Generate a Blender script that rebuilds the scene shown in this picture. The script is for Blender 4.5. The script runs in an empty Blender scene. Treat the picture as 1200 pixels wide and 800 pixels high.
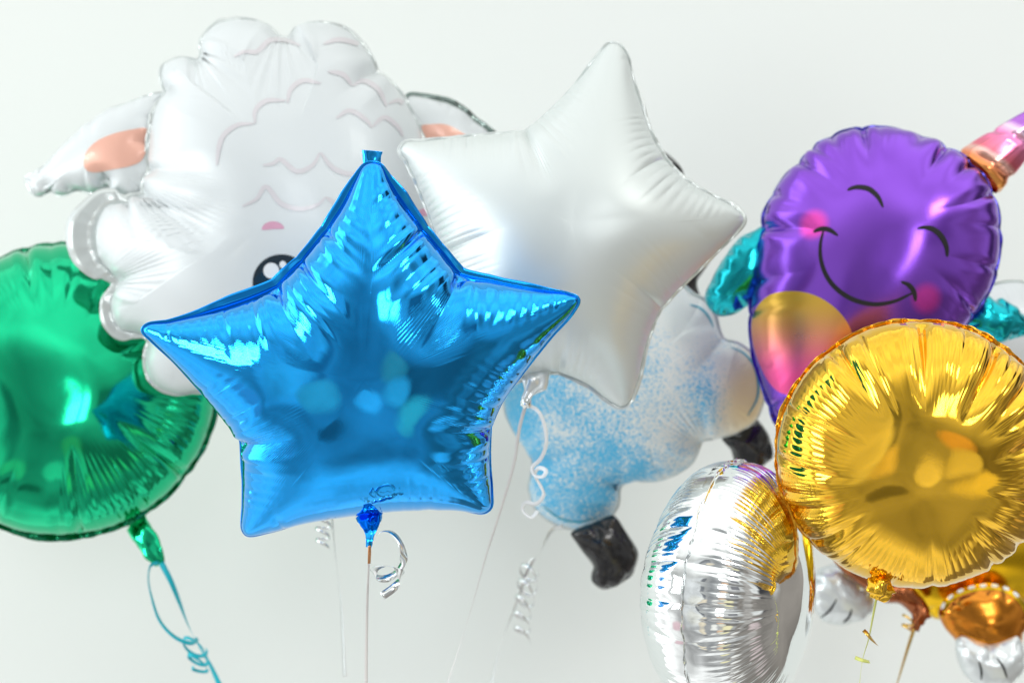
import bpy, math
import numpy as np
from mathutils import Vector
from mathutils.bvhtree import BVHTree

PI = math.pi
scn = bpy.context.scene
C = scn.collection
CAM = np.array([0.0, -1.5, 1.5])
K = 0.72 / 1200.0                      # metres per photo pixel at one metre (50 mm lens)


# ------------------------------------------------------------------ helpers
def ray(px, py):
    return np.array([(px - 600.0) * K, 1.0, -(py - 400.0) * K])


def at(px, py, dist):
    """world point seen at a pixel of the photograph, dist metres ahead of the lens"""
    return CAM + ray(px, py) * dist


def thing(name, label, cat, loc, group=None):
    o = bpy.data.objects.new(name, None)
    o.empty_display_size = 0.02
    C.objects.link(o)
    o.location = [float(v) for v in loc]
    o['label'] = label
    o['category'] = cat
    if group:
        o['group'] = group
    return o


def link(name, verts, faces, mat, parent=None, smooth=True):
    """one mesh object from world-space vertices"""
    v = np.asarray(verts, dtype=np.float64).reshape(-1, 3)
    if parent is not None:
        p = parent
        off = np.zeros(3)
        while p is not None:
            off += np.array(p.location)
            p = p.parent
        v = v - off
    m = bpy.data.meshes.new(name)
    f = np.asarray(faces) if not isinstance(faces, list) else None
    if f is not None and f.ndim == 2:
        n = f.shape[1]
        m.vertices.add(len(v))
        m.vertices.foreach_set('co', v.astype(np.float32).ravel())
        m.loops.add(f.size)
        m.loops.foreach_set('vertex_index', f.astype(np.int32).ravel())
        m.polygons.add(len(f))
        m.polygons.foreach_set('loop_start', np.arange(0, f.size, n, dtype=np.int32))
        m.update(calc_edges=True)
    else:
        m.from_pydata([tuple(x) for x in v], [], faces)
        m.update()
    m.validate()
    m.polygons.foreach_set('use_smooth', [smooth] * len(m.polygons))
    m.materials.append(mat)
    o = bpy.data.objects.new(name, m)
    C.objects.link(o)
    if parent is not None:
        o.parent = parent
    return o


def catmull(pts, closed=True, per=24):
    P = np.asarray(pts, dtype=float)
    n = len(P)
    out = []
    rng = range(n) if closed else range(n - 1)
    for i in rng:
        if closed:
            p0, p1, p2, p3 = P[(i - 1) % n], P[i], P[(i + 1) % n], P[(i + 2) % n]
        else:
            p1, p2 = P[i], P[i + 1]
            p0 = P[i - 1] if i > 0 else 2 * p1 - p2
            p3 = P[i + 2] if i + 2 < n else 2 * p2 - p1
        a = 0.5
        t0 = 0.0
        t1 = t0 + max(np.linalg.norm(p1 - p0), 1e-9) ** a
        t2 = t1 + max(np.linalg.norm(p2 - p1), 1e-9) ** a
        t3 = t2 + max(np.linalg.norm(p3 - p2), 1e-9) ** a
        for t in np.linspace(t1, t2, per, endpoint=False):
            A1 = (t1 - t) / (t1 - t0) * p0 + (t - t0) / (t1 - t0) * p1
            A2 = (t2 - t) / (t2 - t1) * p1 + (t - t1) / (t2 - t1) * p2
            A3 = (t3 - t) / (t3 - t2) * p2 + (t - t2) / (t3 - t2) * p3
            B1 = (t2 - t) / (t2 - t0) * A1 + (t - t0) / (t2 - t0) * A2
            B2 = (t3 - t) / (t3 - t1) * A2 + (t - t1) / (t3 - t1) * A3
            out.append((t2 - t) / (t2 - t1) * B1 + (t - t1) / (t2 - t1) * B2)
    if not closed:
        out.append(P[-1])
    return np.array(out)


def resample(P, n, closed=True):
    Q = np.vstack([P, P[:1]]) if closed else P
    seg = np.linalg.norm(np.diff(Q, axis=0), axis=1)
    s = np.concatenate([[0], np.cumsum(seg)])
    t = np.linspace(0, s[-1], n, endpoint=not closed)
    return np.stack([np.interp(t, s, Q[:, k]) for k in range(Q.shape[1])], axis=1), s[-1]


def smoothstep(a, b, x):
    t = np.clip((x - a) / (b - a), 0, 1)
    return t * t * (3 - 2 * t)


def periodic_noise(n, cells, rs):
    """smooth periodic noise in 0..1 on n samples"""
    cells = max(3, int(cells))
    k = rs.rand(cells)
    x = np.arange(n) / n * cells
    i = np.floor(x).astype(int)
    f = x - i
    f = f * f * (3 - 2 * f)
    return k[i % cells] * (1 - f) + k[(i + 1) % cells] * f


def frame(yaw, pitch, roll=0.0):
    """seam-plane axes: U right, V up, N out of the front; yaw turns the front to the right, pitch up"""
    y, p, r = math.radians(yaw), math.radians(pitch), math.radians(roll)
    N = np.array([math.sin(y) * math.cos(p), -math.cos(y) * math.cos(p), math.sin(p)])
    U = np.array([math.cos(y), math.sin(y), 0.0])
    V = np.cross(N, U)
    U2 = U * math.cos(r) + V * math.sin(r)
    V2 = -U * math.sin(r) + V * math.cos(r)
    return U2, V2, N


# ------------------------------------------------------------------ inflating an outline
def solve_pressure(P):
    """membrane under even pressure over the outline (cotangent Laplacian, conjugate gradient)"""
    Ns, Nr, _ = P.shape
    A, B = P, np.roll(P, -1, axis=0)
    a, b, c, d = A[:, :-1], B[:, :-1], B[:, 1:], A[:, 1:]

    def cot(o, p, q):
        u, v = p - o, q - o
        cr = np.abs(u[..., 0] * v[..., 1] - u[..., 1] * v[..., 0]) + 1e-12
        return 0.5 * (u * v).sum(-1) / cr, 0.5 * cr
    ws = np.zeros((Ns, Nr))
    wt = np.zeros((Ns, Nr - 1))
    M = np.zeros((Ns, Nr))
    cC, ar1 = cot(c, a, b)
    ws[:, :-1] += cC
    cA, _ = cot(a, b, c)
    wt += np.roll(cA, 1, axis=0)
    wd, _ = cot(b, a, c)
    cA2, ar2 = cot(a, c, d)
    ws[:, 1:] += cA2
    cC2, _ = cot(c, a, d)
    wt += cC2
    cD, _ = cot(d, a, c)
    wd = wd + cD
    M[:, :-1] += (ar1 + ar2) / 3
    M[:, 1:] += ar2 / 3
    M += np.roll(np.pad(ar1, ((0, 0), (0, 1))), 1, axis=0) / 3
    M += np.roll(np.pad(ar1 + ar2, ((0, 0), (1, 0))), 1, axis=0) / 3

    def L(u):
        r = np.zeros_like(u)
        e = ws * (u - np.roll(u, -1, axis=0))
        r += e
        r -= np.roll(e, 1, axis=0)
        e = wt * (u[:, :-1] - u[:, 1:])
        r[:, :-1] += e
        r[:, 1:] -= e
        e = wd * (u[:, :-1] - np.roll(u, -1, axis=0)[:, 1:])
        r[:, :-1] += e
        r[:, 1:] -= np.roll(e, 1, axis=0)
        r[:, -1] = 0
        return r
    D = ws + np.roll(ws, 1, axis=0)
    D[:, :-1] += wt + wd
    D[:, 1:] += wt + np.roll(wd, 1, axis=0)
    D = np.maximum(D, 1e-9)
    M[:, -1] = 0
    u = np.zeros((Ns, Nr))
    r = M.copy()
    z = r / D
    p = z.copy()
    rz = (r * z).sum()
    r0 = rz
    for it in range(1600):
        Ap = L(p)
        al = rz / (p * Ap).sum()
        u += al * p
        r -= al * Ap
        r[:, -1] = 0
        z = r / D
        rz2 = (r * z).sum()
        if rz2 < r0 * 1e-10:
            break
        p = z + rz2 / rz * p
        rz = rz2
    return np.maximum(u, 0)


def up4(u, k):
    """periodic Catmull-Rom upsampling along the first axis"""
    if k == 1:
        return u
    a, b, c, d = np.roll(u, 1, 0), u, np.roll(u, -1, 0), np.roll(u, -2, 0)
    out = []
    for i in range(k):
        t = i / k
        out.append(0.5 * ((2 * b) + (-a + c) * t + (2 * a - 5 * b + 4 * c - d) * t * t + (-a + 3 * b - 3 * c + d) * t ** 3))
    return np.stack(out, axis=1).reshape((-1,) + u.shape[1:])


class Balloon:
    """a closed foil bag: outline in the seam plane, blown up on both sides, puckered along the seam"""

    def __init__(s, pts, dist, ctr=None, yaw=0, pitch=0, roll=0, H=60, circle=None, ns=480, up=4, nr=56,
                 seed=1, ripple=(8.0, 1.0, 50.0), ripple_cover=0.6, pucker=(45, 2.0, 60.0), pins=(), lump=1.2, flat=0.5,
                 scallop=1.5, seam_wave=1.0, seam_len=18.0, crumple=0.0, back=1.0, dish=0.0, ripple_at=None):
        rs = np.random.RandomState(seed)
        if circle:
            cx, cy, rad = circle
            ctr = (cx, cy)
        elif ctr is None:
            ctr = tuple(np.mean(np.asarray(pts, float), axis=0))
        U, V, N = frame(yaw, pitch, roll)
        O = at(ctr[0], ctr[1], dist)
        sc = K * dist                          # metres per pixel at the balloon
        s.U, s.V, s.N, s.O, s.sc = U, V, N, O, sc

        def to_plane(px, py):
            d = ray(px, py)
            t = np.dot(O - CAM, N) / np.dot(d, N)
            w = CAM + d * t - O
            return np.array([np.dot(w, U), np.dot(w, V)]) / sc
        s.to_plane = to_plane
        if circle:
            th = np.linspace(0, 2 * PI, 400, endpoint=False)
            raw = np.stack([rad * np.cos(th), rad * np.sin(th)], axis=1)
        else:
            raw = np.array([to_plane(*p) for p in catmull(pts)])
        ar = 0.5 * np.sum(raw[:, 0] * np.roll(raw[:, 1], -1) - raw[:, 1] * np.roll(raw[:, 0], -1))
        if ar < 0:
            raw = raw[::-1]
        Bc, per = resample(raw, ns)
        tt = np.linspace(0, 1, nr)
        f = 0.03 + 0.97 * np.sin(tt * PI / 2) ** 0.92
        Pc = Bc[:, None, :] * f[None, :, None]
        u = solve_pressure(Pc)
        s.umax = u.max()
        q = up4(u / (1.0001 - f)[None, :], up)
        B = up4(Bc, up)
        n = len(B)
        P = B[:, None, :] * f[None, :, None]
        u = np.maximum(q * (1.0001 - f)[None, :], 0)
        u[:, -1] = 0
        tan = np.roll(B, -1, 0) - np.roll(B, 1, 0)
        tan /= np.linalg.norm(tan, axis=1)[:, None] + 1e-12
        nout = np.stack([tan[:, 1], -tan[:, 0]], axis=1)
        # nearest seam point of every vertex
        flat_p = P.reshape(-1, 2)
        step = max(1, n // 700)
        Bs = B[::step]
        near = np.empty(len(flat_p), dtype=np.int64)
        b2 = (Bs ** 2).sum(1)
        for i in range(0, len(flat_p), 20000):
            q_ = flat_p[i:i + 20000]
            near[i:i + 20000] = np.argmin(b2[None, :] - 2 * q_ @ Bs.T, axis=1)
        idx = near * step
        # continuous foot point on the seam, so the ripples stay smooth
        Bi, Ti = B[idx], tan[idx]
        along = ((flat_p - Bi) * Ti).sum(1)
        ds = per / n
        sa = idx * ds + np.clip(along, -step * ds, step * ds)
        d = np.linalg.norm(flat_p - Bi - Ti * np.clip(along, -step * ds, step * ds)[:, None], axis=1)
        sa = sa.reshape(n, nr)
        d = d.reshape(n, nr)
        d[:, -1] = 0
        sa[:, -1] = np.arange(n) * ds
        w = u / np.maximum(d, 1e-3) + d / 2
        w[:, -1] = w[:, -2]
        mid = smoothstep(0.12, 0.55, 1 - d / np.maximum(w, 1e-3))
        # ---- pillow profile
        h = H * (u / s.umax) ** flat
        # ---- puckers: sharp creases from the seam inward
        per_i = np.arange(n) * ds

        def sdist(x, c):
            return (x - c + per / 2) % per - per / 2
        npk = int(per / pucker[0])
        pk = []
        for k in range(npk):
            pk.append((((k + 0.5 * rs.rand()) / max(npk, 1)) * per + rs.uniform(-.25, .25) * pucker[0], pucker[1] * rs.uniform(.3, 1.3), pucker[2] * rs.uniform(.35, 1.4), rs.uniform(2.2, 5.0), rs.uniform(-.25, .25)))
        for (px, py, amp, ln, wd) in pins:
            q2 = to_plane(px, py)
            k = np.argmin(((B - q2) ** 2).sum(1))
            pk.append((k * ds, amp, ln, wd, 0.0))
        disp = np.zeros((n, nr))
        edge = np.zeros(n)
        for (c, amp, ln, wd, sl) in pk:
            x = np.abs(sdist(sa, c + sl * d))
            grow = 1 + 1.2 * np.minimum(d / ln, 1.5)
            disp -= amp * np.exp(-(x / (wd * grow)) ** 1.3) * smoothstep(0, 3, d) * np.exp(-(d / ln) ** 2) * mid ** .5
            disp += 0.35 * amp * np.exp(-((x - 2.6 * wd * grow) / (1.6 * wd * grow)) ** 2) * smoothstep(0, 4, d) * np.exp(-(d / ln) ** 2) * mid
            edge -= amp * np.exp(-np.abs(sdist(per_i, c)) / (wd * 2.0))
        edge = edge * scallop / max(pucker[1], .5) * .6
        # ---- fine ripples at right angles to the seam
        lam, amp, ln = ripple
        if amp > 0:
            lamv = lam * (0.8 + 0.6 * periodic_noise(n, per / 90, rs))
            ph = np.cumsum(ds / lamv)
            tot = max(1, round(ph[-1]))
            ph = ph * (tot / ph[-1])
            cover = smoothstep(1 - ripple_cover - .12, 1 - ripple_cover + .12, periodic_noise(n, per / 170, rs))
            if ripple_at:
                cover = cover * .12
                for (px, py, hw, st) in ripple_at:
                    q2 = to_plane(px, py)
                    k = np.argmin(((B - q2) ** 2).sum(1))
                    cover = np.maximum(cover, st * smoothstep(hw * 1.25, hw * .75, np.abs(sdist(per_i, k * ds))))
            wob = 0.35 * np.sin(flat_p[:, 0] / 31.0 + 1.3) + 0.35 * np.sin(flat_p[:, 1] / 27.0)
            pf = np.interp(sa.ravel() % per, np.append(per_i, per), np.append(ph, tot + ph[0])) + 0.25 * wob * np.minimum(d.ravel() / 30, 1)
            cv = np.interp(sa.ravel() % per, per_i, cover)
            cell = np.floor(pf).astype(int) % tot
            Lk = ln * rs.uniform(.55, 1.2, tot) * (.55 + .75 * periodic_noise(tot, tot / 9, rs))
            Ak = rs.uniform(.25, 1.2, tot)
            fr = pf - np.floor(pf)
            c2 = (cell + 1) % tot
            # amplitudes change smoothly from one ridge to the next
            Lx = Lk[cell] * (1 - fr) + Lk[c2] * fr
            Ax = Ak[cell] * (1 - fr) + Ak[c2] * fr
            wave = np.abs(np.sin(PI * pf)) ** .8 - .6
            dr = d.ravel()
            Lx = Lx * np.clip(.25 + .75 * w.ravel() / 70, .3, 1.0)
            env = np.minimum(dr / 7, 1) * (1 / (1 + np.exp((dr - Lx) / (Lx * .13 + 1))))
            disp += (amp * Ax * wave * env * cv).reshape(n, nr) * mid
        # ---- slow unevenness of the skin
        for k in range(7):
            a_, b_ = rs.uniform(-1, 1, 2) * rs.uniform(.02, .06)
            disp += lump * .45 * np.sin(P[..., 0] * a_ + P[..., 1] * b_ + rs.uniform(0, 6.28)) * smoothstep(0, 25, d)
        if crumple:
            fac = np.zeros((n, nr))
            for k in range(9):
                a_, b_ = rs.uniform(-1, 1, 2)
                q3 = P[..., 0] * a_ + P[..., 1] * b_
                fac += np.abs(((q3 / rs.uniform(26, 60) + rs.rand()) % 1) - .5) - .25
            disp += crumple * fac * smoothstep(0, 8, d)
        disp *= smoothstep(.06, .42, f)[None, :]
        # ---- lay it out in space
        wave1 = periodic_noise(n, per / seam_len * 2, rs) * 2 - 1
        zs = seam_wave * wave1
        zl = np.interp(sa.ravel() % per, per_i, zs).reshape(n, nr) * np.exp(-d / 5)
        ed = np.interp(sa.ravel() % per, per_i, edge).reshape(n, nr) * np.exp(-d / 12)
        nn = np.stack([np.interp(sa.ravel() % per, per_i, nout[:, k]).reshape(n, nr) for k in (0, 1)], axis=-1)
        XY = P + nn * ed[..., None]
        F = np.concatenate([XY, h[..., None]], axis=-1)
        gs = np.roll(F, -1, 0) - np.roll(F, 1, 0)
        gt = np.gradient(F, axis=1)
        nm = np.cross(gt, gs)
        nm /= np.linalg.norm(nm, axis=-1, keepdims=True) + 1e-9
        F2 = F + nm * disp[..., None]
        F2[..., 2] += zl
        F2[:, -1, :2] = XY[:, -1]
        F2[:, -1, 2] = zs
        G = F + nm * disp[..., None]
        G[..., 2] = -G[..., 2] * back + zl
        G = G[:, :-1]
        if dish:
            F2[..., 2] += dish * (F2[..., :2] ** 2).sum(-1)
            G[..., 2] += dish * (G[..., :2] ** 2).sum(-1)
        nf = n * nr
        nb = n * (nr - 1)
        cf = np.append(F2[:, 0, :2].mean(0), F2[:, 0, 2].mean())
        cb = np.append(G[:, 0, :2].mean(0), G[:, 0, 2].mean())
        loc = np.vstack([F2.reshape(-1, 3), G.reshape(-1, 3), cf, cb])
        i = np.arange(n)[:, None]
        j = np.arange(nr - 1)[None, :]
        i2 = (i + 1) % n
        q1 = np.stack([i * nr + j, i * nr + j + 1, i2 * nr + j + 1, i2 * nr + j], axis=-1).reshape(-1, 4)

        def bk(ii, jj):
            return np.where(jj == nr - 1, ii * nr + jj, nf + ii * (nr - 1) + np.minimum(jj, nr - 2))
        jj = j + 0 * i
        ii = i + 0 * j
        q2 = np.stack([bk(ii, jj), bk((ii + 1) % n, jj), bk((ii + 1) % n, jj + 1), bk(ii, jj + 1)], axis=-1).reshape(-1, 4)
        # caps as degenerate-free quads over pairs of columns
        k = np.arange(0, n, 2)
        c1 = np.stack([np.full(len(k), nf + nb), k * nr, ((k + 1) % n) * nr, ((k + 2) % n) * nr], axis=-1)
        c2_ = np.stack([np.full(len(k), nf + nb + 1), nf + ((k + 2) % n) * (nr - 1), nf + ((k + 1) % n) * (nr - 1), nf + k * (nr - 1)], axis=-1)
        s.faces = np.vstack([q1, c1, q2, c2_])
        s.world = s.to_world(loc)
        s.B = F2[:, -1].copy()
        s.nout, s.n, s.ds, s.per, s.rs = nout, n, ds, per, rs
        s.root = None

    def to_world(s, loc):
        loc = np.asarray(loc) * s.sc
        return s.O + loc[..., 0:1] * s.U + loc[..., 1:2] * s.V + loc[..., 2:3] * s.N

    def build(s, root, mat, name='body'):
        s.root = root
        s.obj = link(name, s.world, s.faces, mat, root)
        s.bvh = None
        return s.obj

    def seam(s, mat, width=4.0, wave=1.6, wl=15.0, jag=.8, parent=None, fn=None, name='seam', bare=None):
        """the flat welded margin outside the seam line"""
        n = s.n
        rs = s.rs
        wv = periodic_noise(n, s.per / wl * 2, rs) * 2 - 1
        jg = periodic_noise(n, s.per / wl * 2, rs)
        wd = np.full(n, width)
        if fn is not None:
            wd = np.array([fn(*b[:2]) for b in s.B])
            wd = np.convolve(np.concatenate([wd[-25:], wd, wd[:25]]), np.ones(51) / 51, 'valid')
        wd = wd * (.55 + .9 * periodic_noise(n, s.per / 55, rs))
        rows = []
        for k, t in enumerate((-.15, .35, .7, 1.0)):
            p = s.B.copy()
            p[:, :2] += s.nout * ((wd + jag * (jg - .5) * 2) * t)[:, None]
            p[:, 2] += wave * wv * max(t, 0) - .03 * wd * max(t, 0) ** 2
            rows.append(p)
        R = np.stack(rows, axis=1)
        loc = np.vstack([R.reshape(-1, 3)])
        i = np.arange(n)[:, None]
        j = np.arange(3)[None, :]
        i2 = (i + 1) % n
        q = np.stack([i * 4 + j, i * 4 + j + 1, i2 * 4 + j + 1, i2 * 4 + j], axis=-1).reshape(-1, 4)
        o = link(name, s.to_world(loc), q, mat, parent or s.root)
        if bare:
            # a stretch of margin without print
            o.data.materials.append(bare[0])
            a, b = s.to_plane(bare[1], bare[2]), s.to_plane(bare[3], bare[4])
            inn = (s.B[:, 0] > a[0]) & (s.B[:, 0] < b[0]) & (s.B[:, 1] > b[1]) & (s.B[:, 1] < a[1])
            o.data.polygons.foreach_set('material_index', np.repeat(inn.astype(np.int32), 3))
        sol = o.modifiers.new('thick', 'SOLIDIFY')
        sol.thickness = 0.0003
        sol.offset = 0
        return o

    # ---- prints that follow the skin
    def hit(s, px, py, off):
        if s.bvh is None:
            s.bvh = BVHTree.FromPolygons([Vector(v) for v in s.world], [tuple(int(a) for a in f) for f in s.faces], epsilon=0)
        d = Vector(ray(px, py)).normalized()
        loc, nrm, i, dd = s.bvh.ray_cast(Vector(CAM), d)
        if loc is None:
            return None
        if nrm.dot(d) > 0:
            nrm = -nrm
        return np.array(loc + nrm * off)

    def print_area(s, name, poly, mat, off=0.0007, rings=14, n=96, parent=None):
        """a printed patch with the given outline"""
        P = catmull(poly, per=12)
        P, _ = resample(P, n)
        c = P.mean(0)
        V = []
        F = []
        last = {}
        for j in range(rings + 1):
            for i in range(n):
                t = j / rings
                p = c + (P[i] - c) * t
                h = s.hit(p[0], p[1], off)
                if h is None:
                    h = last.get(i, None)
                    if h is None:
                        h = at(p[0], p[1], 1.9)
                last[i] = h
                V.append(h)
        for j in range(rings):
            for i in range(n):
                F.append((j * n + i, (j + 1) * n + i, (j + 1) * n + (i + 1) % n, j * n + (i + 1) % n))
        return link(name, V, np.array(F), mat, parent or s.root)

    def print_lines(s, name, lines, mat, width=3.0, taper=True, off=0.0007, parent=None, across=5):
        """printed pen strokes, one mesh"""
        V, F = [], []
        for ln in lines:
            P = catmull(ln, closed=False, per=16)
            P, L = resample(P, max(8, int(np.linalg.norm(np.diff(P, axis=0), axis=1).sum() / 2)), closed=False)
            m = len(P)
            T = np.gradient(P, axis=0)
            T /= np.linalg.norm(T, axis=1)[:, None] + 1e-9
            Nn = np.stack([-T[:, 1], T[:, 0]], axis=1)
            base = len(V)
            ok = True
            VV = []
            for i in range(m):
                x = i / (m - 1)
                wd = width * ((0.25 + 0.75 * math.sin(PI * min(max(x, 0), 1)) ** .6) if taper else (min(1, 4 * x + .3, 4 * (1 - x) + .3)))
                for k in range(across):
                    p = P[i] + Nn[i] * wd * (k / (across - 1) - .5)
                    h = s.hit(p[0], p[1], off)
                    if h is None:
                        ok = False
                        break
                    VV.append(h)
                if not ok:
                    break
            m2 = len(VV) // across
            VV = VV[:m2 * across]
            V += VV
            for i in range(m2 - 1):
                for k in range(across - 1):
                    a = base + i * across + k
                    F.append((a, a + across, a + across + 1, a + 1))
        return link(name, V, np.array(F), mat, parent or s.root)


def tube(name, path, radii, mat, parent, seg=28, squash=1.0, crumple=0.0, seed=3, folds=0, flip=(0, 1, 0)):
    """a lofted, optionally crumpled foil tube along world points (neck, tail, horn)"""
    rs = np.random.RandomState(seed)
    P = catmull(path, closed=False, per=14)
    m = 40
    P, L = resample(P, m, closed=False)
    r = np.interp(np.linspace(0, 1, m), np.linspace(0, 1, len(radii)), radii)
    T = np.gradient(P, axis=0)
    T /= np.linalg.norm(T, axis=1)[:, None]
    V = []
    ph = rs.uniform(0, 6.28, 6)
    for i in range(m):
        w = np.array(flip, float)
        a = np.cross(T[i], w)
        a /= np.linalg.norm(a)
        b = np.cross(a, T[i])
        for k in range(seg):
            th = 2 * PI * k / seg
            rr = r[i]
            if folds:
                rr *= 1 + .22 * np.sin(folds * th + ph[0]) * (i / m) ** .6
            if crumple:
                rr *= 1 + crumple * (np.sin(3 * th + .12 * i + ph[1]) * .5 + abs(np.sin(2 * th - .16 * i + ph[2])) - .5 + .35 * np.sin(.3 * i + 4 * th + ph[3]))
            V.append(P[i] + a * math.cos(th) * rr + b * math.sin(th) * rr * squash)
    F = []
    for i in range(m - 1):
        for k in range(seg):
            F.append((i * seg + k, i * seg + (k + 1) % seg, (i + 1) * seg + (k + 1) % seg, (i + 1) * seg + k))
    V.append(P[0])
    V.append(P[-1])
    c0, c1 = m * seg, m * seg + 1
    for k in range(seg):
        F.append((c0, (k + 1) % seg, k))
        F.append((c1, (m - 1) * seg + k, (m - 1) * seg + (k + 1) % seg))
    return link(name, V, F, mat, parent)


def ribbon(name, path, mat, parent=None, width=0.0045, face=(0, -1, 0), twist=0.0, twist0=0.0, n=None, taper=0.0):
    """a flat gift ribbon along world points"""
    P = catmull(path, closed=False, per=14)
    L = np.linalg.norm(np.diff(P, axis=0), axis=1).sum()
    n = n or max(24, int(L / 0.002))
    P, _ = resample(P, n, closed=False)
    T = np.gradient(P, axis=0)
    T /= np.linalg.norm(T, axis=1)[:, None]
    fc = np.array(face, float)
    V = []
    for i in range(n):
        a = np.cross(T[i], fc)
        if np.linalg.norm(a) < 1e-3:
            a = np.array([1.0, 0, 0])
        a /= np.linalg.norm(a)
        b = np.cross(a, T[i])
        an = twist0 + twist * i / (n - 1)
        w = (a * math.cos(an) + b * math.sin(an)) * width * .5 * (1 - taper * i / (n - 1))
        V += [P[i] - w, P[i], P[i] + w]
    F = []
    for i in range(n - 1):
        for k in (0, 1):
            a = i * 3 + k
            F.append((a, a + 3, a + 4, a + 1))
    o = link(name, V, np.array(F), mat, parent)
    sol = o.modifiers.new('thick', 'SOLIDIFY')
    sol.thickness = 0.00025
    sol.offset = 0
    return o


def curl(name, path, rad, turns, mat, parent=None, width=0.004, taper=0.3, n=None, tilt=0.35, phase=0.0):
    """a ribbon curled into a spiral: the strip lies on a tube round the path"""
    P = catmull(path, closed=False, per=14)
    n = n or int(turns * 44)
    P, _ = resample(P, n, closed=False)
    T = np.gradient(P, axis=0)
    T /= np.linalg.norm(T, axis=1)[:, None]
    V = []
    for i in range(n):
        t = i / (n - 1)
        a = np.cross(T[i], np.array([0, 1.0, 0]))
        a /= np.linalg.norm(a) + 1e-9
        b = np.cross(a, T[i])
        th = phase + 2 * PI * turns * t
        r = rad * (1 - taper * t) * (1 + .12 * math.sin(5.3 * t + phase))
        rd = a * math.cos(th) + b * math.sin(th)
        c = P[i] + rd * r + T[i] * r * tilt * math.sin(th + .6)
        w = T[i] * .95 + rd * .25
        w = w / np.linalg.norm(w) * width * .5
        V += [c - w, c, c + w]
    F = []
    for i in range(n - 1):
        for k in (0, 1):
            q = i * 3 + k
            F.append((q, q + 3, q + 4, q + 1))
    o = link(name, V, np.array(F), mat, parent)
    sol = o.modifiers.new('thick', 'SOLIDIFY')
    sol.thickness = 0.00025
    sol.offset = 0
    return o


# ------------------------------------------------------------------ materials
def lin(r, g, b):
    return tuple((c / 255 / 12.92 if c / 255 <= .04045 else ((c / 255 + .055) / 1.055) ** 2.4) for c in (r, g, b)) + (1.0,)


def mat(name, col, metallic=0.0, rough=0.4, coat=0.0, coat_rough=0.05, bump=0.0, bump_scale=120.0, var=0.0, ior=1.5, sss=0.0, trans=0.0):
    m = bpy.data.materials.new(name)
    m.use_nodes = True
    nt = m.node_tree
    b = nt.nodes['Principled BSDF']
    b.inputs['Base Color'].default_value = col
    b.inputs['Metallic'].default_value = metallic
    b.inputs['Roughness'].default_value = rough
    b.inputs['IOR'].default_value = ior
    b.inputs['Coat Weight'].default_value = coat
    b.inputs['Coat Roughness'].default_value = coat_rough
    tc = nt.nodes.new('ShaderNodeTexCoord')
    if bump:
        n = nt.nodes.new('ShaderNodeTexNoise')
        n.inputs['Scale'].default_value = bump_scale
        n.inputs['Detail'].default_value = 4
        nt.links.new(tc.outputs['Object'], n.inputs['Vector'])
        bp = nt.nodes.new('ShaderNodeBump')
        bp.inputs['Strength'].default_value = bump
        bp.inputs['Distance'].default_value = 0.001
        nt.links.new(n.outputs['Fac'], bp.inputs['Height'])
        nt.links.new(bp.outputs['Normal'], b.inputs['Normal'])
    if var:
        n2 = nt.nodes.new('ShaderNodeTexNoise')
        n2.inputs['Scale'].default_value = 9
        n2.inputs['Detail'].default_value = 6
        nt.links.new(tc.outputs['Object'], n2.inputs['Vector'])
        mr = nt.nodes.new('ShaderNodeMapRange')
        mr.inputs['To Min'].default_value = max(0, rough - var)
        mr.inputs['To Max'].default_value = rough + var
        nt.links.new(n2.outputs['Fac'], mr.inputs['Value'])
        nt.links.new(mr.outputs['Result'], b.inputs['Roughness'])
    return m


def nodes_of(m):
    nt = m.node_tree
    tc = [n for n in nt.nodes if n.type == 'TEX_COORD'][0]
    return nt, nt.nodes['Principled BSDF'], tc


def foil(name, rgb, rough=.06, bump=.06):
    m = mat(name, lin(*rgb), 1.0, rough, coat=.22, coat_rough=rough * .6, bump=bump, bump_scale=70, var=rough * .4)
    m.node_tree.nodes['Principled BSDF'].inputs['Coat IOR'].default_value = 1.7
    return m


def pearl(name, rgb, rough=.32, metallic=.35, coat=.6):
    return mat(name, lin(*rgb), metallic, rough, coat=coat, coat_rough=.06, bump=.03, bump_scale=60)


BLUE = foil('blue_foil', (0, 160, 243), .06)
BLUE.node_tree.nodes['Principled BSDF'].inputs['Coat Weight'].default_value = .28
BLUE_EDGE = foil('blue_foil_edge', (0, 150, 242), .12)
GREEN = foil('green_foil', (0, 190, 132), .08)
GREEN_EDGE = foil('green_foil_edge', (0, 120, 80), .15)
GOLD = foil('gold_foil', (236, 184, 34), .05)
GOLD.node_tree.nodes['Principled BSDF'].inputs['Coat Weight'].default_value = .4
GOLD_EDGE = foil('gold_foil_edge', (226, 160, 40), .15)
SILVER = foil('silver_foil', (236, 240, 240), .04)
WHITE = pearl('pearl_white_foil', (211, 218, 216), .40, .42, .05)
WHITE_B = pearl('lamb_white_foil', (214, 220, 221), .42, .24, .12)
WHITE_EDGE = pearl('white_foil_margin', (205, 212, 210), .3, .5)
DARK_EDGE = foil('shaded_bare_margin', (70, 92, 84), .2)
GREY_EDGE = foil('bare_foil_margin', (120, 135, 130), .2)
PURPLE = foil('purple_foil', (132, 74, 202), .23)
PURPLE_EDGE = foil('purple_foil_edge', (80, 72, 175), .2)
TEAL = foil('teal_foil', (0, 172, 184), .16, .06)
BLACK = mat('black_foil', lin(22, 22, 24), .25, .24, coat=.5, bump=.05, bump_scale=30)
BLACK_INK = mat('black_ink', lin(8, 8, 12), .0, .7)
EYE_INK = mat('eye_ink', lin(14, 36, 46), .2, .25, coat=.6)
PEACH = mat('peach_print', lin(233, 178, 158), .2, .35, coat=.4)
PINK = mat('pink_print', lin(214, 160, 184), .2, .35, coat=.4)
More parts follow.
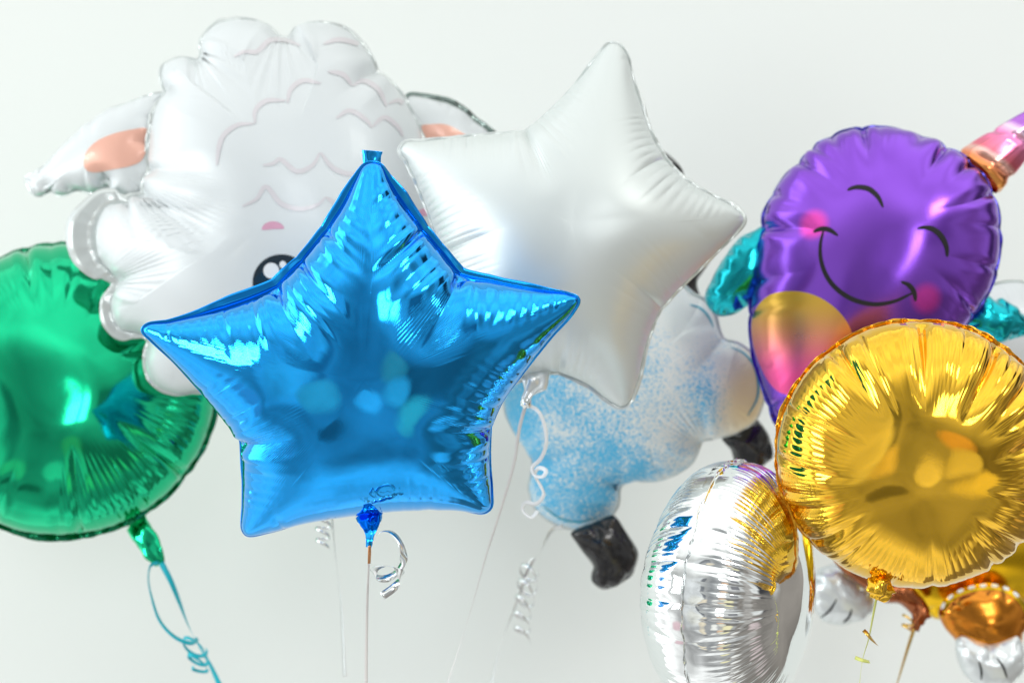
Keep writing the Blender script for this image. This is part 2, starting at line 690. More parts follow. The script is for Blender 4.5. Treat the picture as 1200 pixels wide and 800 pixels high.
WOOL_INK = mat('pale_wool_print', lin(209, 206, 209), .2, .38, coat=.4)
EYE_WHITE = mat('white_print', lin(240, 242, 242), .2, .35, coat=.4)
AQUA_INK = mat('aqua_print', lin(60, 160, 185), .3, .35)
TEAL_RIB = mat('teal_ribbon_plastic', lin(10, 184, 200), .15, .28)
SILVER_RIB = foil('silver_ribbon_foil', (226, 230, 230), .16)
WHITE_RIB = mat('white_ribbon_plastic', lin(244, 246, 246), .0, .3, coat=.4)
PALE_RIB = mat('pale_ribbon_plastic', lin(228, 225, 223), .0, .35, coat=.3)
COPPER_RIB = foil('copper_ribbon_foil', (205, 150, 105), .18)
GOLD_RIB = foil('gold_ribbon_foil', (225, 185, 90), .2)
LIME_RIB = mat('lime_ribbon_plastic', lin(224, 232, 130), .2, .3)
YELLOW = foil('yellow_foil', (232, 186, 10), .2)
ORANGE = foil('orange_foil', (206, 128, 32), .18)
BROWN = foil('brown_foil', (150, 84, 44), .25, .2)
PAW = pearl('paw_white_foil', (214, 220, 220), .28, .5)

# purple skin with two soft printed cheeks
nt, bs, tc = nodes_of(PURPLE)


def soft_spot(nt, tc, centre, r):
    vm = nt.nodes.new('ShaderNodeVectorMath')
    vm.operation = 'DISTANCE'
    vm.inputs[1].default_value = centre
    nt.links.new(tc.outputs['Object'], vm.inputs[0])
    mr = nt.nodes.new('ShaderNodeMapRange')
    mr.interpolation_type = 'SMOOTHSTEP'
    mr.inputs['From Min'].default_value = r * .35
    mr.inputs['From Max'].default_value = r
    mr.inputs['To Min'].default_value = 1
    mr.inputs['To Max'].default_value = 0
    nt.links.new(vm.outputs['Value'], mr.inputs['Value'])
    return mr.outputs['Result']


def mix_over(nt, sock, fac, col):
    mx = nt.nodes.new('ShaderNodeMix')
    mx.data_type = 'RGBA'
    nt.links.new(fac, mx.inputs[0])
    if hasattr(sock, 'is_output') and sock.is_output:
        nt.links.new(sock, mx.inputs[6])
    else:
        mx.inputs[6].default_value = sock.default_value
    mx.inputs[7].default_value = col
    return mx.outputs[2]


# ------------------------------------------------------------------ wall
wall_m = mat('white_wall_paint', lin(238, 243, 240), 0, .6, bump=.12, bump_scale=35)
WY = 1.12
wv = np.array([[-4, WY, -1.2], [1.75, WY, -1.2], [1.75, WY, 4.2], [-4, WY, 4.2], [-4, WY + .1, -1.2], [1.75, WY + .1, -1.2], [1.75, WY + .1, 4.2], [-4, WY + .1, 4.2]], float)
w = link('wall', wv, [(0, 1, 2, 3), (5, 4, 7, 6), (1, 5, 6, 2), (4, 0, 3, 7), (3, 2, 6, 7), (4, 5, 1, 0)], wall_m, smooth=False)
w['kind'] = 'structure'

STARS = 'foil star balloons'
ROUNDS = 'round foil balloons'
ANIMALS = 'animal shaped foil balloons'
RIBBONS = 'curling ribbons under the balloons'

# ------------------------------------------------------------------ blue star
blue_out = [(427, 194), (436, 191), (446, 194), (455, 211), (473, 240), (495, 268), (517, 295), (541, 320), (580, 330), (630, 340), (666, 345), (677, 351), (670, 366), (642, 398), (612, 437), (588, 472),
            (577, 500), (574, 540), (576, 575), (575, 594), (567, 600), (530, 596), (470, 596), (420, 601), (360, 611), (315, 623), (290, 627), (284, 620), (285, 590), (285, 555), (281, 516),
            (262, 489), (235, 457), (205, 424), (178, 398), (168, 387), (173, 381), (200, 377), (250, 364), (297, 348), (322, 335), (349, 310), (378, 275), (402, 241), (417, 211)]


def blue_margin(x, y):
    p, q = bs_.to_plane(432, 385), bs_.to_plane(0, 205)
    return 2.0 + 6.5 * smoothstep(p[1], p[1] + 25, y) * (1 - smoothstep(q[1] - 12, q[1], y)) * (1 - .8 * smoothstep(190, 230, x))


bs_ = Balloon(blue_out, 1.50, ctr=(432, 425), yaw=2, pitch=-11, H=96, seed=11, ns=520, ripple=(10.5, 1.3, 76), ripple_cover=.5, pucker=(80, .9, 40),
              ripple_at=[(319, 329, 135, 1), (543, 316, 135, .9), (281, 516, 75, .7), (577, 500, 80, .7), (478, 596, 40, .35)],
              pins=[(319, 329, 6, 80, 5), (543, 316, 6, 85, 5), (577, 500, 5, 70, 4), (281, 516, 6, 80, 4), (350, 303, 4, 70, 3), (380, 268, 3.5, 50, 3), (500, 266, 4, 90, 3)],
              lump=.9, scallop=.5, seam_wave=1.3, seam_len=70)
r = thing('star_balloon', 'shiny blue foil star balloon in front of the lamb balloon', 'balloon', at(433, 640, 1.5), STARS)
bs_.build(r, BLUE)
bs_.seam(BLUE_EDGE, 2.4, 1.3, 70, .6, fn=blue_margin)
tube('neck', [at(434, 603, 1.525), at(434, 611, 1.512), at(434, 622, 1.5), at(433, 633, 1.495), at(432, 641, 1.495)], [.0150, .0125, .0082, .0040, .0024], BLUE, r, squash=.35, crumple=.10, folds=5)
tube('tip_tab', [at(436, 203, 1.493), at(436, 193, 1.492), at(436, 183, 1.492), at(436.5, 177, 1.492)], [.008, .0085, .0098, .0106], BLUE, r, squash=.3, crumple=.05)

# ------------------------------------------------------------------ white star
white_out = [(704, 62), (714, 52), (725, 53), (735, 66), (742, 95), (753, 130), (766, 165), (784, 193), (806, 214), (836, 231), (862, 245), (871, 257), (863, 271), (842, 293), (814, 320), (788, 346),
             (770, 371), (756, 408), (747, 446), (738, 470), (728, 476), (712, 468), (690, 451), (662, 439), (640, 436), (610, 446), (580, 458), (552, 462), (540, 452), (538, 430), (535, 390), (530, 345), (518, 300),
             (507, 262), (492, 222), (478, 190), (470, 176), (476, 168), (500, 166), (560, 160), (612, 154), (632, 142), (657, 118), (682, 90)]
ws_ = Balloon(white_out, 1.74, ctr=(672, 272), yaw=-4, pitch=2, H=98, seed=5, ns=480, ripple=(7.8, 1.15, 62), ripple_cover=.5, pucker=(90, .5, 40), ripple_at=[(590, 156, 110, .9), (519, 300, 110, .9), (785, 200, 70, .8), (660, 110, 60, .5), (660, 438, 40, .7), (770, 371, 60, .4)],
              pins=[(615, 153, 4.5, 75, 3), (780, 188, 2, 40, 3), (519, 300, 4, 60, 3), (775, 362, 2, 40, 3), (655, 438, 3, 50, 3)], lump=1.0, scallop=.4, seam_wave=.8)
r = thing('star_balloon', 'pearly white foil star balloon behind the right arm of the blue star', 'balloon', at(622, 470, 1.74), STARS)
ws_.build(r, WHITE)
ws_.seam(WHITE_EDGE, 3.5, 1.3, 24, .5)
tube('neck', [at(630, 430, 1.73), at(627, 446, 1.72), at(621, 458, 1.715), at(616, 467, 1.712), at(615, 471, 1.711)], [.017, .017, .014, .006, .004], PAW, r, squash=.5, crumple=.12, folds=4)

# ------------------------------------------------------------------ lamb
lamb_out = [(190, 96), (191, 80), (204, 70), (222, 68), (232, 66), (238, 45), (256, 29), (285, 24), (312, 29), (332, 40), (348, 31), (375, 27), (404, 35), (426, 56), (444, 82), (466, 106), (486, 140), (497, 168),
            (503, 200), (512, 250), (524, 300), (530, 360), (512, 420), (470, 468), (400, 488), (330, 486), (275, 470), (236, 458), (206, 461), (182, 450), (172, 432), (172, 412), (176, 395),
            (158, 389), (142, 385), (133, 370), (131, 352), (136, 335), (131, 320), (118, 304), (113, 285), (115, 262), (126, 242), (146, 236), (163, 226), (172, 205), (175, 180), (178, 150), (184, 125), (192, 110)]
lb = Balloon(lamb_out, 1.98, ctr=(325, 265), yaw=6, pitch=0, H=108, seed=21, ns=560, ripple=(12, .5, 50), ripple_cover=.35, ripple_at=[(165, 225, 60, 1), (135, 335, 30, .8), (205, 72, 40, .8), (235, 66, 30, .7)], pucker=(130, .25, 40),
             pins=[(230, 67, 5, 120, 5), (192, 108, 3, 55, 4), (165, 225, 7, 150, 4), (150, 235, 4, 90, 3), (140, 330, 5, 60, 4), (335, 39, 6, 130, 7), (446, 84, 5, 60, 5), (172, 200, 4, 90, 4)],
             lump=1.6, scallop=.8, seam_wave=1.0)
r = thing('lamb_balloon', 'big white lamb head foil balloon with peach ears behind the blue star', 'balloon', at(330, 488, 1.98), ANIMALS)
lb.build(r, WHITE_B)
tuft = lb.to_plane(110, 300)


def lamb_margin(x, y):
    # the margin is left wide round the two cheek tufts
    a, b = lb.to_plane(112, 280), lb.to_plane(134, 372)
    ga = math.exp(-((x - a[0]) ** 2 + (y - a[1]) ** 2) / 45 ** 2)
    gb = math.exp(-((x - b[0]) ** 2 + (y - b[1]) ** 2) / 26 ** 2)
    return 4 + 25 * ga + 15 * gb


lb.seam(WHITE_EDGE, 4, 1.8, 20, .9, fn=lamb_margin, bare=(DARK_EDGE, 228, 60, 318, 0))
# dark reflections are put into the bare margin's colour on top of the head
ear_l = [(30, 208), (39, 204), (60, 187), (74, 171), (91, 155), (108, 141), (129, 128), (151, 121), (179, 111), (193, 110), (190, 130), (186, 155), (184, 185), (182, 208), (174, 226), (158, 234), (138, 233), (126, 220),
         (118, 224), (108, 226), (91, 223), (84, 227), (67, 229), (57, 223), (52, 228), (41, 229), (34, 220)]
el = Balloon(ear_l, 1.99, ctr=(120, 185), yaw=-10, pitch=4, H=24, seed=31, ns=300, up=3, nr=40, ripple=(10, .4, 20), pucker=(24, 1.6, 16), pins=[(126, 218, 5, 16, 3), (57, 223, 2.5, 12, 3), (84, 226, 2, 12, 3), (184, 170, 4, 22, 3)], lump=.6, scallop=1.2, crumple=.15)
eo = el.build(r, WHITE_B, 'ear')
el.seam(WHITE_EDGE, 2, .8, 14, .4, parent=eo)
el.print_area('ear_lining', [(98, 190), (101, 179), (112, 167), (130, 158), (155, 152), (172, 151), (171, 165), (171, 176), (166, 188), (155, 194), (130, 199), (110, 202), (101, 199)], PEACH, parent=eo)
ear_r = [(478, 114), (490, 113), (507, 117), (524, 121), (541, 130), (558, 144), (580, 163), (590, 185), (570, 205), (530, 212), (495, 195), (470, 160)]
er = Balloon(ear_r, 2.06, ctr=(520, 165), yaw=15, H=26, seed=33, ns=240, up=3, nr=36, ripple=(10, .4, 20), pucker=(22, 1.5, 18), lump=1.0, scallop=1.0)
eo = er.build(r, WHITE_B, 'ear')
er.seam(GREY_EDGE, 5, 1.6, 18, .8, parent=eo)
er.print_area('ear_lining', [(494, 148), (505, 146), (521, 146), (537, 153), (552, 165), (548, 182), (520, 188), (498, 170)], PEACH, parent=eo)
lb.print_area('eye', [(330 + 34 * math.cos(t), 331 + 33 * math.sin(t)) for t in np.linspace(0, 2 * PI, 16, endpoint=False)], EYE_INK)
eye = [o for o in r.children if o.name.startswith('eye')][0]
lb.print_area('glint', [(318 + 9.2 * math.cos(t), 317 + 9.2 * math.sin(t)) for t in np.linspace(0, 2 * PI, 12, endpoint=False)], EYE_WHITE, off=.0013, rings=5, n=36, parent=eye)
lb.print_area('glint', [(331.5 + 4 * math.cos(t), 310 + 4.3 * math.sin(t)) for t in np.linspace(0, 2 * PI, 12, endpoint=False)], EYE_WHITE, off=.0013, rings=4, n=28, parent=eye)
lb.print_area('eyebrow', [(307, 269), (308, 265), (313, 261), (320, 259.5), (327, 261), (332, 265), (333, 267.5), (320, 268.5)], PINK, rings=5, n=48)
lb.print_area('eyebrow', [(489, 253), (490, 248), (496, 244.5), (501, 246), (505, 250), (505.5, 252.5), (497, 253)], PINK, rings=5, n=48)
wool = [[(274, 67), (287, 61), (301, 61), (316, 48), (335, 48), (352, 54)], [(379, 52), (396, 47), (416, 51), (430, 56)], [(254, 194), (257, 172), (262, 159), (278, 147), (298, 145)],
        [(299, 145), (299, 131), (311, 119), (335, 118)], [(337, 121), (341, 105), (355, 95), (376, 98)], [(384, 84), (402, 88), (413, 101)], [(413, 101), (424, 95), (442, 104), (453, 125)],
        [(455, 122), (467, 118), (480, 131), (486, 146)], [(394, 139), (409, 130), (430, 142), (436, 150)], [(436, 149), (450, 138), (466, 149), (472, 160)],
        [(308, 194), (320, 192), (328, 187), (348, 201), (366, 194), (375, 179)], [(376, 179), (389, 196), (409, 204), (430, 199)], [(284, 242), (301, 233), (311, 219), (330, 239), (352, 245), (372, 240), (382, 231)],
        [(382, 231), (397, 241), (415, 244)]]
lb.print_lines('wool_curls', wool, WOOL_INK, width=6.0)

# ------------------------------------------------------------------ green round
gb = Balloon(None, 2.06, circle=(78, 455, 172), yaw=10, pitch=11, H=92, flat=.46, seed=41, ns=480, ripple=(10, .8, 90), ripple_cover=.55, pucker=(60, 2.6, 90), pins=[(240, 400, 7, 120, 4), (220, 560, 5, 90, 4), (30, 290, 4, 90, 4)], lump=1.8, scallop=1.6, seam_wave=1.5)
r = thing('round_balloon', 'shiny green round foil balloon cut by the left edge below the lamb balloon', 'balloon', at(185, 662, 2.06), ROUNDS)
gb.build(r, GREEN)
gb.seam(GREEN_EDGE, 4.5, 2.6, 17, .8)
tube('neck', [at(160, 612, 2.06), at(168, 625, 2.05), at(176, 638, 2.045), at(184, 653, 2.04), at(188, 661, 2.04)], [.017, .0165, .0155, .0135, .006], GREEN, r, squash=.45, crumple=.1, folds=3)

# ------------------------------------------------------------------ gold round
go = Balloon(None, 1.53, circle=(1072, 532, 160), yaw=-9, pitch=-11, H=92, flat=.46, seed=52, ns=480, ripple=(10, .8, 80), ripple_cover=.5, pucker=(58, 3.0, 75), pins=[(1078, 374, 8, 80, 6), (1165, 405, 9, 95, 6), (1225, 500, 8, 80, 6), (1200, 440, 6, 70, 5), (980, 405, 6, 60, 5), (925, 590, 6, 60, 5)], lump=1.8, scallop=1.5, seam_wave=1.5)
r = thing('round_balloon', 'shiny gold round foil balloon in front of the purple narwhal balloon', 'balloon', at(1031, 703, 1.53), ROUNDS)
go.build(r, GOLD)
go.seam(GOLD_EDGE, 3.2, 2.0, 19, .9)
tube('neck', [at(1034, 672, 1.53), at(1033, 681, 1.525), at(1031, 689, 1.52), at(1029, 697, 1.52), at(1027, 702, 1.52)], [.0125, .011, .0145, .013, .006], GOLD, r, squash=.6, crumple=.22, folds=5)

# ------------------------------------------------------------------ silver round, seen nearly edge-on
si = Balloon(None, 1.60, circle=(857, 690, 150), yaw=61, pitch=-2, H=90, flat=.42, seed=63, ns=480, ripple=(8, .8, 75), ripple_cover=.75, pucker=(40, 1.3, 58), lump=1.5, scallop=1.4, seam_wave=1.2)
r = thing('round_balloon', 'mirror silver round foil balloon turned edge-on beside the gold balloon', 'balloon', at(850, 842, 1.6), ROUNDS)
si.build(r, SILVER)
si.seam(SILVER, 3.0, 1.4, 20, .6)

# ------------------------------------------------------------------ glitter sheep
sheep_out = [(640, 300), (700, 262), (750, 280), (785, 318), (810, 345), (824, 352), (836, 368), (843, 388), (852, 398), (866, 403), (882, 416), (894, 436), (895, 463), (884, 492), (862, 506), (836, 513), (824, 517), (812, 540), (796, 553), (770, 563),
             (738, 563), (728, 572), (724, 592), (714, 606), (695, 616), (672, 618), (645, 609), (628, 594), (620, 572), (624, 548), (618, 528), (604, 508), (592, 478), (596, 430), (610, 360)]
SHEEP = pearl('glitter_print_foil', (222, 228, 226), .5, .06, .1)
sh = Balloon(sheep_out, 2.12, ctr=(735, 445), yaw=-6, pitch=-6, H=80, seed=71, ns=480, up=3, ripple=(11, .5, 35), ripple_cover=.4, pucker=(60, .9, 40), pins=[(624, 538, 6, 60, 4), (728, 570, 6, 50, 4), (824, 517, 6, 80, 5), (848, 395, 5, 60, 4)], lump=1.2, scallop=.6)
r = thing('sheep_balloon', 'white sheep foil balloon with blue speckled wool and black feet below the white star', 'balloon', at(668, 619, 2.12), ANIMALS)
nt, bsd, tc = nodes_of(SHEEP)
n1 = nt.nodes.new('ShaderNodeTexNoise')
n1.inputs['Scale'].default_value = 300
n1.inputs['Detail'].default_value = 5
n1.inputs['Roughness'].default_value = .75
nt.links.new(tc.outputs['Object'], n1.inputs['Vector'])
n2 = nt.nodes.new('ShaderNodeTexNoise')
n2.inputs['Scale'].default_value = 9
n2.inputs['Detail'].default_value = 3
nt.links.new(tc.outputs['Object'], n2.inputs['Vector'])
# printed speckle fades out towards the far side of the wool
org = np.array(r.location)
c_blue = at(650, 560, 2.05) - org
d1 = nt.nodes.new('ShaderNodeVectorMath')
d1.operation = 'DISTANCE'
d1.inputs[1].default_value = tuple(c_blue)
nt.links.new(tc.outputs['Object'], d1.inputs[0])
mr = nt.nodes.new('ShaderNodeMapRange')
mr.inputs['From Min'].default_value = .0
mr.inputs['From Max'].default_value = .38
mr.inputs['To Min'].default_value = .15
mr.inputs['To Max'].default_value = -.13
nt.links.new(d1.outputs['Value'], mr.inputs['Value'])
a1 = nt.nodes.new('ShaderNodeMath')
nt.links.new(n1.outputs['Fac'], a1.inputs[0])
nt.links.new(mr.outputs['Result'], a1.inputs[1])
a2 = nt.nodes.new('ShaderNodeMath')
a2.operation = 'MULTIPLY_ADD'
a2.inputs[1].default_value = .55
nt.links.new(n2.outputs['Fac'], a2.inputs[0])
nt.links.new(a1.outputs[0], a2.inputs[2])
th = nt.nodes.new('ShaderNodeMapRange')
th.inputs['From Min'].default_value = .765
th.inputs['From Max'].default_value = .835
nt.links.new(a2.outputs[0], th.inputs['Value'])
c = mix_over(nt, bsd.inputs['Base Color'], th.outputs['Result'], lin(74, 178, 222))
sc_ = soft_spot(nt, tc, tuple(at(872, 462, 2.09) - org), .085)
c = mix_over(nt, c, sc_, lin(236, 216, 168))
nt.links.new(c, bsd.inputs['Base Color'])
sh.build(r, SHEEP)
sh.seam(WHITE_EDGE, 3, 1.2, 20, .5)
for ln_ in [[(808, 357), (820, 361), (830, 371), (836, 384)], [(856, 407), (870, 413), (882, 426), (888, 446), (887, 466), (876, 487)], [(636, 592), (655, 606), (676, 611), (700, 606)]]:
    sh.print_lines('outline_print', [ln_], AQUA_INK, width=2.6)
tails = [([(668, 625), (672, 621), (696, 611), (718, 603), (723, 606), (735, 624), (747, 643), (748, 649), (742, 672), (738, 677), (720, 687), (708, 691), (702, 689), (693, 680), (693, 672), (695, 664), (682, 646), (675, 636)], 2.1, 81),
         ([(846, 514), (866, 500), (884, 489), (888, 491), (900, 508), (903, 516), (906, 533), (904, 537), (887, 551), (882, 552), (866, 546), (861, 541), (857, 528)], 2.17, 82),
         ([(840, 294), (833, 306), (822, 321), (816, 331), (820, 346), (816, 351), (804, 352), (788, 343), (778, 320), (795, 300), (815, 288)], 2.16, 83),
         ([(748, 172), (766, 173), (785, 182), (802, 205), (798, 211), (780, 212), (758, 205), (745, 190)], 2.16, 84)]
for pts, dd, sd in tails:
    lg = Balloon(pts, dd, yaw=8, pitch=-4, H=20, seed=sd, ns=220, up=2, nr=34, ripple=(9, .4, 16), pucker=(26, 2.0, 18), lump=.8, scallop=1.2, crumple=2.2)
    lg.build(r, BLACK, 'foot')

# ------------------------------------------------------------------ narwhal
nar_out = [(893, 262), (899, 240), (912, 216), (932, 192), (957, 169), (985, 156), (1012, 150), (1035, 149), (1060, 153), (1088, 161), (1112, 172), (1137, 190), (1156, 212), (1167, 236), (1171, 265), (1171, 295), (1165, 325), (1154, 350),
           (1135, 378), (1108, 410), (1080, 450), (1040, 490), (990, 515), (945, 520), (915, 500), (898, 462), (884, 420), (879, 380), (881, 345), (886, 310)]
na = Balloon(nar_out, 1.92, ctr=(1020, 310), yaw=-12, pitch=5, H=78, seed=91, ns=480, ripple=(10, .5, 30), ripple_cover=.35, pucker=(50, 2.6, 38), lump=1.6, scallop=4.2, seam_wave=1.6,
             pins=[(1010, 150, 5, 45, 4), (935, 190, 5, 50, 4), (1110, 172, 5, 45, 4), (892, 270, 5, 50, 4)])
r = thing('narwhal_balloon', 'purple smiling narwhal foil balloon with a striped horn behind the gold balloon', 'balloon', at(940, 520, 1.92), ANIMALS)
nt, bsd, tc = nodes_of(PURPLE)
org = np.array(r.location)
na.root = r
na.bvh = None
s1 = soft_spot(nt, tc, tuple(na.hit(953, 263, 0) - org), .026)
s2 = soft_spot(nt, tc, tuple(na.hit(1086, 350, 0) - org), .026)
c = mix_over(nt, bsd.inputs['Base Color'], s1, lin(236, 78, 190))
c = mix_over(nt, c, s2, lin(226, 72, 190))
nt.links.new(c, bsd.inputs['Base Color'])
na.build(r, PURPLE)
na.seam(PURPLE_EDGE, 3, 1.6, 26, .8)
BELLY = foil('belly_print_foil', (222, 178, 66), .32)
nt, bsd, tc = nodes_of(BELLY)
sx = nt.nodes.new('ShaderNodeSeparateXYZ')
nt.links.new(tc.outputs['Object'], sx.inputs[0])
mr = nt.nodes.new('ShaderNodeMapRange')
mr.interpolation_type = 'SMOOTHSTEP'
mr.inputs['From Min'].default_value = float(at(0, 345, 1.85)[2] - org[2])
mr.inputs['From Max'].default_value = float(at(0, 445, 1.85)[2] - org[2])
nt.links.new(sx.outputs['Z'], mr.inputs['Value'])
c = mix_over(nt, bsd.inputs['Base Color'], mr.outputs['Result'], lin(232, 84, 150))
nt.links.new(c, bsd.inputs['Base Color'])
na.print_area('belly', [(881, 385), (886, 362), (902, 346), (928, 341), (955, 346), (980, 362), (996, 384), (1000, 410), (985, 440), (950, 462), (912, 458), (890, 425)], BELLY, n=140, rings=24)
na.print_lines('eye', [[(993, 223), (1000, 220), (1009, 219.5), (1019, 222), (1029, 231), (1035, 243)]], BLACK_INK, width=6.0)
na.print_lines('eye', [[(1075, 268), (1084, 266.5), (1094, 269), (1103, 277), (1109, 289), (1110, 301)]], BLACK_INK, width=6.4)
na.print_lines('smile', [[(965, 270), (961.5, 286), (962, 304), (968, 322), (979, 337), (999, 350.5), (1024, 356.5), (1048, 353), (1070, 343)], [(953, 272), (961, 268.5), (971, 269), (982, 276)], [(1056, 330), (1065, 334), (1071, 342), (1073, 353)]], BLACK_INK, width=5.8)
fin_l = [(897, 264), (882, 270), (867, 277), (857, 288), (848, 301), (840, 314), (833, 328), (825, 348), (832, 364), (842, 371), (860, 369), (882, 355), (902, 330), (908, 296)]
fl = Balloon(fin_l, 1.97, yaw=-10, H=30, seed=101, ns=240, up=3, nr=36, ripple=(9, .5, 18), pucker=(17, 2.0, 26), lump=1.4, scallop=1.6, crumple=1.3)
fl.build(r, TEAL, 'fin')
fin_r = [(1140, 352), (1157, 345), (1165, 351), (1173, 348), (1181, 354), (1190, 359), (1199, 369), (1222, 374), (1236, 388), (1215, 395), (1198, 395), (1175, 402), (1162, 403), (1148, 397), (1131, 388), (1128, 370)]
fr_ = Balloon(fin_r, 1.98, yaw=10, H=24, seed=102, ns=240, up=3, nr=36, ripple=(9, .5, 18), pucker=(17, 2.0, 22), lump=1.4, scallop=1.6, crumple=1.2)
fr_.build(r, TEAL, 'fin')
# horn: tapered, with spiral ridges and bands of colour along it
HORN = foil('horn_print_foil', (250, 170, 60), .2, .05)
nt, bsd, tc = nodes_of(HORN)
b0, b1 = at(1147, 203, 1.92), at(1258, 100, 1.92)
ax = (b1 - b0) / np.linalg.norm(b1 - b0)
HL = float(np.linalg.norm(b1 - b0))
vm = nt.nodes.new('ShaderNodeVectorMath')
vm.operation = 'SUBTRACT'
vm.inputs[1].default_value = tuple(b0 - org)
nt.links.new(tc.outputs['Object'], vm.inputs[0])
dt = nt.nodes.new('ShaderNodeVectorMath')
dt.operation = 'DOT_PRODUCT'
side = np.cross(ax, np.array([0, 1.0, 0]))
dt.inputs[1].default_value = tuple(ax / HL + side * 1.2)
nt.links.new(vm.outputs[0], dt.inputs[0])
cr = nt.nodes.new('ShaderNodeValToRGB')
el_ = cr.color_ramp.elements
el_[0].position, el_[0].color = 0.0, lin(244, 166, 84)
el_[1].position, el_[1].color = .95, lin(120, 70, 200)
for p_, c_ in ((.06, (246, 142, 92)), (.13, (250, 200, 190)), (.17, (245, 120, 140)), (.36, (240, 140, 195)), (.42, (246, 215, 236)), (.48, (180, 112, 210))):
    e = el_.new(p_)
    e.color = lin(*c_)
nt.links.new(dt.outputs['Value'], cr.inputs['Fac'])
nt.links.new(cr.outputs['Color'], bsd.inputs['Base Color'])
Vh, Fh = [], []
mh, sg = 90, 48
a_ = side / np.linalg.norm(side)
b_ = np.cross(a_, ax)
for i in range(mh):
    t = i / (mh - 1)
    rr = (33 * (1 - t) ** .8 + 1.5) * K * 1.92
    rr *= min(1, .9 + 3 * t)
    for k in range(sg):
        thh = 2 * PI * k / sg
        g = 1 - .10 * max(0, math.cos(thh * 1 + 2 * PI * 3.4 * t)) ** 4 + .03 * math.sin(7 * thh + 9 * t)
        Vh.append(b0 + ax * HL * t + (a_ * math.cos(thh) + b_ * .8 * math.sin(thh)) * rr * g)
for i in range(mh - 1):
    for k in range(sg):
        Fh.append((i * sg + k, i * sg + (k + 1) % sg, (i + 1) * sg + (k + 1) % sg, (i + 1) * sg + k))
link('horn', Vh, np.array(Fh), HORN, r)

# ------------------------------------------------------------------ white round balloon behind the narwhal
wr = Balloon(None, 2.3, circle=(1186, 402, 72), yaw=-4, pitch=-4, H=34, seed=111, ns=300, up=2, nr=40, ripple=(9, .5, 25), pucker=(30, 1.2, 22), lump=1, scallop=.6)
r = thing('round_balloon', 'plain white round foil balloon half hidden behind the narwhal\'s right fin', 'balloon', at(1186, 474, 2.3), ROUNDS)
wr.build(r, WHITE_B)
wr.seam(GREY_EDGE, 2.5, .8, 20, .3)

# ------------------------------------------------------------------ yellow and brown animal behind the gold balloon
r = thing('animal_balloon', 'yellow and brown animal foil balloon with white paws hanging behind the gold balloon', 'balloon', at(1074, 733, 2.05), ANIMALS)
bo = Balloon([(1030, 600), (1100, 570), (1180, 570), (1240, 600), (1260, 660), (1230, 700), (1195, 708), (1150, 712), (1098, 726), (1084, 716), (1060, 690), (1040, 650)], 2.15, ctr=(1140, 640), H=42, seed=121, ns=300, up=2, nr=40, ripple=(9, .6, 20), pucker=(28, 1.6, 20))
bo.build(r, YELLOW)
br = Balloon([(975, 652), (992, 652), (1010, 664), (1036, 676), (1064, 682), (1080, 698), (1090, 715), (1086, 726), (1075, 727), (1062, 714), (1052, 707), (1036, 706), (1020, 696), (1004, 684), (985, 668)], 2.1, ctr=(1042, 690), H=16, seed=122, ns=260, up=2, nr=34, ripple=(8, .6, 10), pucker=(16, 2.0, 14), crumple=2.0)
br.build(r, BROWN, 'trim')
lg = Balloon([(1100, 718), (1108, 703), (1122, 692), (1142, 685), (1165, 683), (1186, 689), (1201, 702), (1206, 722), (1198, 744), (1192, 766), (1165, 770), (1135, 768), (1118, 748), (1106, 734)], 2.08, ctr=(1152, 728), pitch=-6, H=30, seed=123, ns=260, up=2, nr=36, ripple=(8, .5, 14), pucker=(34, 1.6, 16))
lo = lg.build(r, ORANGE, 'leg')
lg.print_lines('cuff', [[(1104, 722), (1108, 708), (1121, 696), (1141, 689), (1165, 687), (1184, 693), (1197, 705), (1202, 720)]], YELLOW, width=7, taper=False, parent=lo)
arc = catmull([(1103, 716), (1108, 706), (1121, 695), (1141, 688), (1165, 686.5), (1184, 692), (1197, 703)], closed=False, per=12)
arc, _ = resample(arc, 42, closed=False)
lg.print_lines('dashes', [arc[i:i + 4] for i in range(1, 38, 5)], EYE_WHITE, width=3.6, taper=False, off=.0014, parent=lo)
pw = Balloon([(1120, 752), (1126, 744), (1145, 750), (1160, 752), (1180, 746), (1192, 744), (1200, 764), (1197, 786), (1182, 800), (1160, 806), (1140, 800), (1125, 782)], 2.06, ctr=(1160, 776), pitch=-8, H=24, seed=124, ns=220, up=2, nr=34, ripple=(8, .5, 12), pucker=(22, 1.8, 18), crumple=1.6)
po = pw.build(r, PAW, 'paw')
pw.print_lines('toe_lines', [[(1147, 774), (1150, 785), (1150, 796)], [(1168, 770), (1176, 782), (1180, 794)]], AQUA_INK if False else BLACK_INK, width=2.6, parent=po)
pg = Balloon([(955, 672), (966, 664), (985, 662), (1009, 680), (1023, 697), (1024, 713), (1004, 727), (980, 731), (962, 726), (950, 700)], 2.14, ctr=(987, 697), pitch=-10, H=24, seed=125, ns=220, up=2, nr=34, ripple=(8, .5, 12), pucker=(22, 1.8, 18), crumple=1.4)
po = pg.build(r, PAW, 'paw')
pg.print_lines('toe_lines', [[(962, 723), (972, 715), (981, 701)], [(988, 729), (995, 722), (998, 713)]], BLACK_INK, width=2.6, parent=po)
tube('neck', [at(1082, 716, 2.08), at(1077, 724, 2.07), at(1073, 732, 2.06), at(1071, 738, 2.06)], [.013, .010, .007, .005], BROWN, r, squash=.6, crumple=.2, folds=4)

# ------------------------------------------------------------------ ribbons
def ribbon_thing(label, loc):
    return thing('ribbon', label, 'ribbon', loc, RIBBONS)


